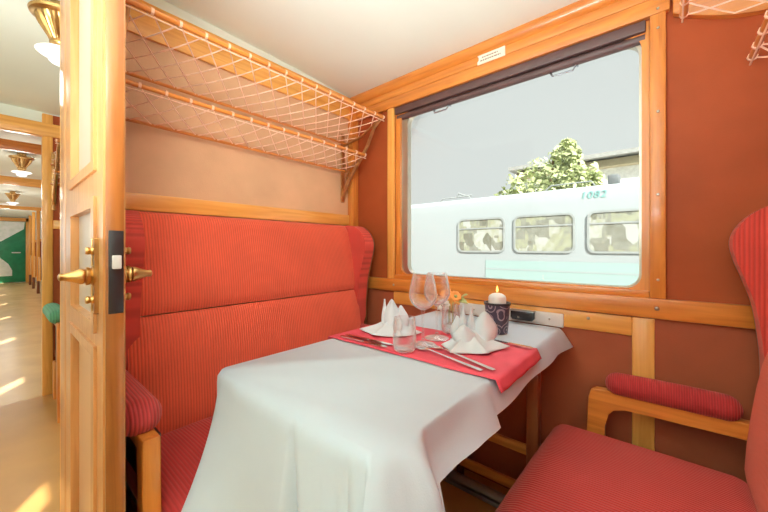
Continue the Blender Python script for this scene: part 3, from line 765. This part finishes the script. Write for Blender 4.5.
blossom(fb2, (vx + .024, vy - .012, ztop + .118), 'orange_petal', 8, .026, 'leaf', .2, (.6, -.5, .5))
fw = thing('flower', (vx, vy, ztop + .006), 'white daisy with a dark centre in the glass vase', 'flower', 'small flowers in the glass vase')
blossom(fw, (vx - .016, vy - .040, ztop + .080), 'white_petal', 10, .030, 'ink', .3)
lf = thing('leaf_sprig', (vx, vy, ztop + .006), 'pale green leaf sprig beside the orange blossoms', 'leaf')
for k, (dx, dy, dz) in enumerate(((.055, .0, .10), (.075, -.012, .085), (.06, .02, .118))):
    def f(u, v, dx=dx, dy=dy, dz=dz):
        q = (u - .5) * 2; w_ = .014 * math.sin(PI * v) * q
        return (vx + dx * (.3 + .7 * v), vy + .012 + dy * v + w_, ztop + .093 + (dz - .085) * v + .01 * math.sin(PI * v) + w_ * .4)
    obj('leaf_blade', sheet(f, 4, 8), 'leaf', lf, True, 70, .001)
obj('leaf_stem', tube([(vx + .002, vy + .010, ztop + .008), (vx + .004, vy + .009, ztop + .088), (vx + .03, vy + .004, ztop + .099)], .0014, 6), 'leaf', lf)

wp = thing('wall_bracket_plate', (-.55, YW - .014, .79), 'white plate fixed to the wall behind the table', 'plate')
obj('plate', B(-.776, -.318, YW - .024, YW - .0145, .7625, .817, .003), 'plate', wp)
for x in (-.37, -.70): screw_at(wp, (x, YW - .024, .79), .004)
at = thing('wall_ashtray', (-.472, YW - .03, .79), 'small black ashtray on the white plate beside the candle', 'ashtray')
obj('bowl', prism([(-.520, .812), (-.424, .812), (-.424, .785), (-.432, .775), (-.512, .775), (-.520, .785)], 1, YW - .052, YW - .0245, .006, 3), 'black', at)
obj('lid', B(-.522, -.422, YW - .056, YW - .0245, .8125, .817, .002), 'grey_metal', at)
screw_at(at, (-.485, YW - .052, .788), .004)

# heating below the window
hg = thing('heater_guard', (-.6, 1.40, 0), 'low dark wooden slatted guard along the wall beneath the table', 'heater guard')
obj('upper_rail', B(-1.10, -.27, 1.405, 1.422, .236, .276, .004), 'wood_x', hg)
obj('lower_rail', B(-.765, -.27, 1.405, 1.422, .07, .11, .004), 'wood_x', hg)
for x in (-.765, -.30): obj('post', B(x, x + .035, 1.423, 1.438, 0, .26, .003), 'dark_wood_z', hg)
hp = thing('heating_pipe', (-.6, 1.37, 0), 'grey metal heating pipe on the floor in front of the wooden guard', 'pipe')
obj('pipe', tube([(-.80, 1.372, .034), (-.445, 1.372, .034)], .020, 16), 'grey_metal', hp)
obj('casing', B(-.80, -.445, 1.352, 1.388, 0, .016, .003), 'grey_metal', hp)

# ------------------------------------------------------------------ outside
struct('ground', B(-60, 40, 2.2, 60, -1.25, -1.15), 'ground', 'pale railway ground outside the window', 'ground')
TYF = 7.7
tr = thing('rail_car', (-4, TYF, -1.15), 'white and turquoise railcar standing on the next track', 'train')
body = [(TYF + .02, .30), (TYF, .45), (TYF, 2.02), (TYF + .05, 2.24), (TYF + .25, 2.36), (TYF + .9, 2.46), (TYF + 1.9, 2.46), (TYF + 2.55, 2.36), (TYF + 2.8, 2.1), (TYF + 2.8, .30)]
obj('body', prism(body, 0, -16, 6), 'train_white', tr)
obj('turquoise_band', B(-3.35, 6, TYF - .012, TYF + .02, -.10, .80), 'train_teal', tr)
obj('lower_body', B(-16, 6, TYF + .005, TYF + 2.8, -.35, .32), 'train_white', tr)
obj('underframe', B(-15, 5, TYF + .4, TYF + 2.4, -.9, -.35), 'train_dark', tr)
for xb in (-13, -1): 
    for k in (0, 2.2): obj('wheel', tube([(xb + k, TYF + .5, -.72), (xb + k, TYF + 2.3, -.72)], .42, 24), 'train_dark', tr)
obj('white_line', B(-3.35, 6, TYF - .016, TYF, .585, .61), 'train_white', tr)
for (a, b) in ((-4.09, -2.88), (-2.68, -1.44), (-1.23, .05), (.27, 1.5), (-5.55, -4.3) ):
    if a < -5: continue
    f = obj('window_frame', ring(rrect(a, b, .985, 1.82, .14), rrect(a + .04, b - .04, 1.025, 1.78, .11), TYF - .03, TYF + .01), 'train_grey', tr)
    obj('pane', prism(rrect(a + .03, b - .03, 1.015, 1.79, .12), 1, TYF - .012, TYF - .004), 'train_pane', f)
    obj('hopper_bar', B(a + .04, b - .04, TYF - .025, TYF - .011, 1.555, 1.585), 'train_grey', f)
for (a, b, z) in ((-4.85, -3.9, 2.37), (-2.1, -1.15, 2.40)):
    obj('roof_rail', tube([(a, TYF + .35, z - .02), (a + .12, TYF + .35, z + .08), (b - .06, TYF + .35, z + .08), (b, TYF + .35, z - .02)], .014, 6), 'train_grey', tr)
obj('roof_box', B(-.95, -.75, TYF + .5, TYF + .8, 2.40, 2.60, .02), 'train_dark', tr)
obj('roof_tube', tube([(-4.35, TYF + .4, 2.45), (-4.28, TYF + .4, 2.56), (-4.1, TYF + .4, 2.48), (-3.9, TYF + .4, 2.47)], .02, 6), 'train_grey', tr)
cu = bpy.data.curves.new('number', 'FONT'); cu.body = '1082'; cu.size = .20; cu.extrude = .004; cu.shear = .2; cu.space_character = 1.15
to = bpy.data.objects.new('number', cu); col.objects.link(to)
to.location = Vector((-1.36, TYF - .012 + .02, 2.085)) - WL[tr]; to.rotation_euler = (PI / 2 - .16, 0, 0)
bpy.context.view_layer.update()
me = bpy.data.meshes.new_from_object(to.evaluated_get(bpy.context.evaluated_depsgraph_get()))
no = bpy.data.objects.new('number_lettering', me); col.objects.link(no); no.parent = tr; no.location = to.location; no.rotation_euler = to.rotation_euler
me.materials.clear(); me.materials.append(M['teal']); bpy.data.objects.remove(to); no['label'] = 'turquoise number on the roof edge'

hs = thing('building', (0, 18, -1.15), 'pale building with a grey roof behind the railcar', 'building')
obj('wall', B(-5.2, 9, 16.6, 24, -1.15, 4.45), 'house', hs)
obj('eave_band', B(-5.5, 9.3, 16.2, 24.2, 4.42, 4.72, .02), 'house_band', hs)
obj('roof', prism([(15.9, 4.78), (15.9, 4.95), (20, 5.3), (24.5, 4.95), (24.5, 4.78)], 0, -5.8, 9.6), 'roof', hs)

def tree(x, y, z0, h, rad, label, n=900):
    r = thing('tree', (x, y, z0), label, 'tree')
    obj('trunk', tube([(x, y, z0), (x + .05, y, z0 + h * .35), (x - .05, y, z0 + h * .6), (x + .12, y, z0 + h * .9)], [.16, .13, .09, .03], 10), 'bark', r)
    bm = bmesh.new()
    blobs = [(-.4, 0, 4.35, 1.0), (.2, .1, 4.55, 1.05), (.75, 0, 4.4, .75), (.5, 0, 5.25, .42), (.52, 0, 5.55, .22), (-1.2, 0, 3.95, .62), (-.2, 0, 3.7, 1.2), (.9, .1, 3.9, .7), (-1.6, 0, 3.8, .35), (1.15, 0, 4.25, .4)]
    for i in range(n):
        bx, by, bz, br = random.choice(blobs)
        v = Vector((random.gauss(0, 1), random.gauss(0, 1), random.gauss(0, 1))).normalized() * br * random.uniform(.45, 1.06)
        c = Vector((x + bx, y + by, z0 + bz)) + Vector((v.x, v.y, v.z * .8))
        l = random.uniform(.06, .15); a = Vector((random.gauss(0, 1), random.gauss(0, 1), random.gauss(0, .6))).normalized(); b = a.orthogonal().normalized()
        b = Matrix.Rotation(random.uniform(0, 6.3), 3, a) @ b
        vs = [bm.verts.new(c - a * l), bm.verts.new(c + b * l * .45), bm.verts.new(c + a * l), bm.verts.new(c - b * l * .45)]
        bm.faces.new(vs)
    o = obj('crown', bm, 'foliage', r, False); o['kind'] = 'stuff'
    return r
tree(-3.0, 12.0, -1.15, 5.75, 1.25, 'bushy sunlit tree rising behind the railcar roof', 5200)

# ------------------------------------------------------------------ light
w = bpy.data.worlds.new('sky'); bpy.context.scene.world = w; w.use_nodes = True
t = w.node_tree; t.nodes.clear()
wo = t.nodes.new('ShaderNodeOutputWorld'); bg = t.nodes.new('ShaderNodeBackground'); t.links.new(bg.outputs[0], wo.inputs[0])
tcw = t.nodes.new('ShaderNodeTexCoord'); sx = t.nodes.new('ShaderNodeSeparateXYZ'); t.links.new(tcw.outputs['Generated'], sx.inputs[0])
mr = t.nodes.new('ShaderNodeMapRange'); mr.interpolation_type = 'SMOOTHSTEP'; t.links.new(sx.outputs['Z'], mr.inputs[0])
for i, v in ((1, .48), (2, .80), (3, 1.0), (4, 6.0)): mr.inputs[i].default_value = v      # haze bright toward the zenith
t.links.new(mr.outputs[0], bg.inputs[1]); bg.inputs[0].default_value = (.775, .81, .785, 1)
def light(kind, name, loc, energy, color, rot=(0, 0, 0), **kw):
    l = bpy.data.lights.new(name, kind); l.energy = energy; l.color = color
    for k, v in kw.items(): setattr(l, k, v)
    o = bpy.data.objects.new(name, l); col.objects.link(o); o.location = loc; o.rotation_euler = rot; return o
sd = Vector((-.85, .53, -.66)).normalized()
s = light('SUN', 'sun', (0, -20, 20), 15.0, (1, .97, .92), angle=.01); s.rotation_euler = sd.to_track_quat('-Z', 'Y').to_euler()
# lights along the coach; first point, uplight and spot are added fill
for x, y, z, e, r in ((1.05, -.45, 1.5, 3, .22), (-1.90, .175, 1.74, 3, .08), (-5.16, .172, 1.70, 5, .08), (-8.7, .172, 1.70, 6, .08), (-12.5, .172, 1.70, 8, .08)):
    light('POINT', 'lamp_and_fill_light', (x, y, z), e, (.95, .98, 1) if x > 0 else (1, .97, .92), shadow_soft_size=r)
light('AREA', 'fill_uplight', (-.10, -.42, 1.08), 108, (.83, .94, 1), (PI, 0, 0), shape='RECTANGLE', size=1.5, size_y=.6)  # added area lamp behind the camera, brightens the ceiling
sp = light('SPOT', 'fill_spot', (.05, -.16, 1.98), 60, (1, .97, .90), shadow_soft_size=.15, spot_size=math.radians(62), spot_blend=1.0)  # added spot, brightens the left bench and partition
sp.rotation_euler = (Vector((-1.45, 1.05, 1.25)) - sp.location).to_track_quat('-Z', 'Y').to_euler()
# added area lamps standing in for daylight from across the aisle
for i, e in enumerate((6, 3, 6, 8, 8, 8, 8, 8, 8)):
    light('AREA', 'daylight_fill', (1.29 - PITCH * i, YR + .03, 1.33), e, (.84, .95, 1), (PI / 2, 0, 0), shape='RECTANGLE', size=1.15, size_y=1.0)

cam = bpy.data.cameras.new('camera'); cam.lens = 36 * 332 / 768; cam.sensor_width = 36; cam.shift_y = -7.5 / 768; cam.clip_start = .02; cam.clip_end = 300
co = bpy.data.objects.new('camera', cam); col.objects.link(co); co.location = (0, 0, 1.08); co.rotation_euler = (PI / 2, 0, math.radians(40.55))
sc = bpy.context.scene; sc.camera = co
sc.view_settings.view_transform = 'Standard'; sc.view_settings.look = 'None'; sc.view_settings.exposure = 0.0
sc.cycles.use_denoising = True; sc.cycles.max_bounces = 10; sc.cycles.transparent_max_bounces = 24; sc.cycles.diffuse_bounces = 6
sc.cycles.caustics_reflective = False; sc.cycles.caustics_refractive = False; sc.cycles.sample_clamp_indirect = 4
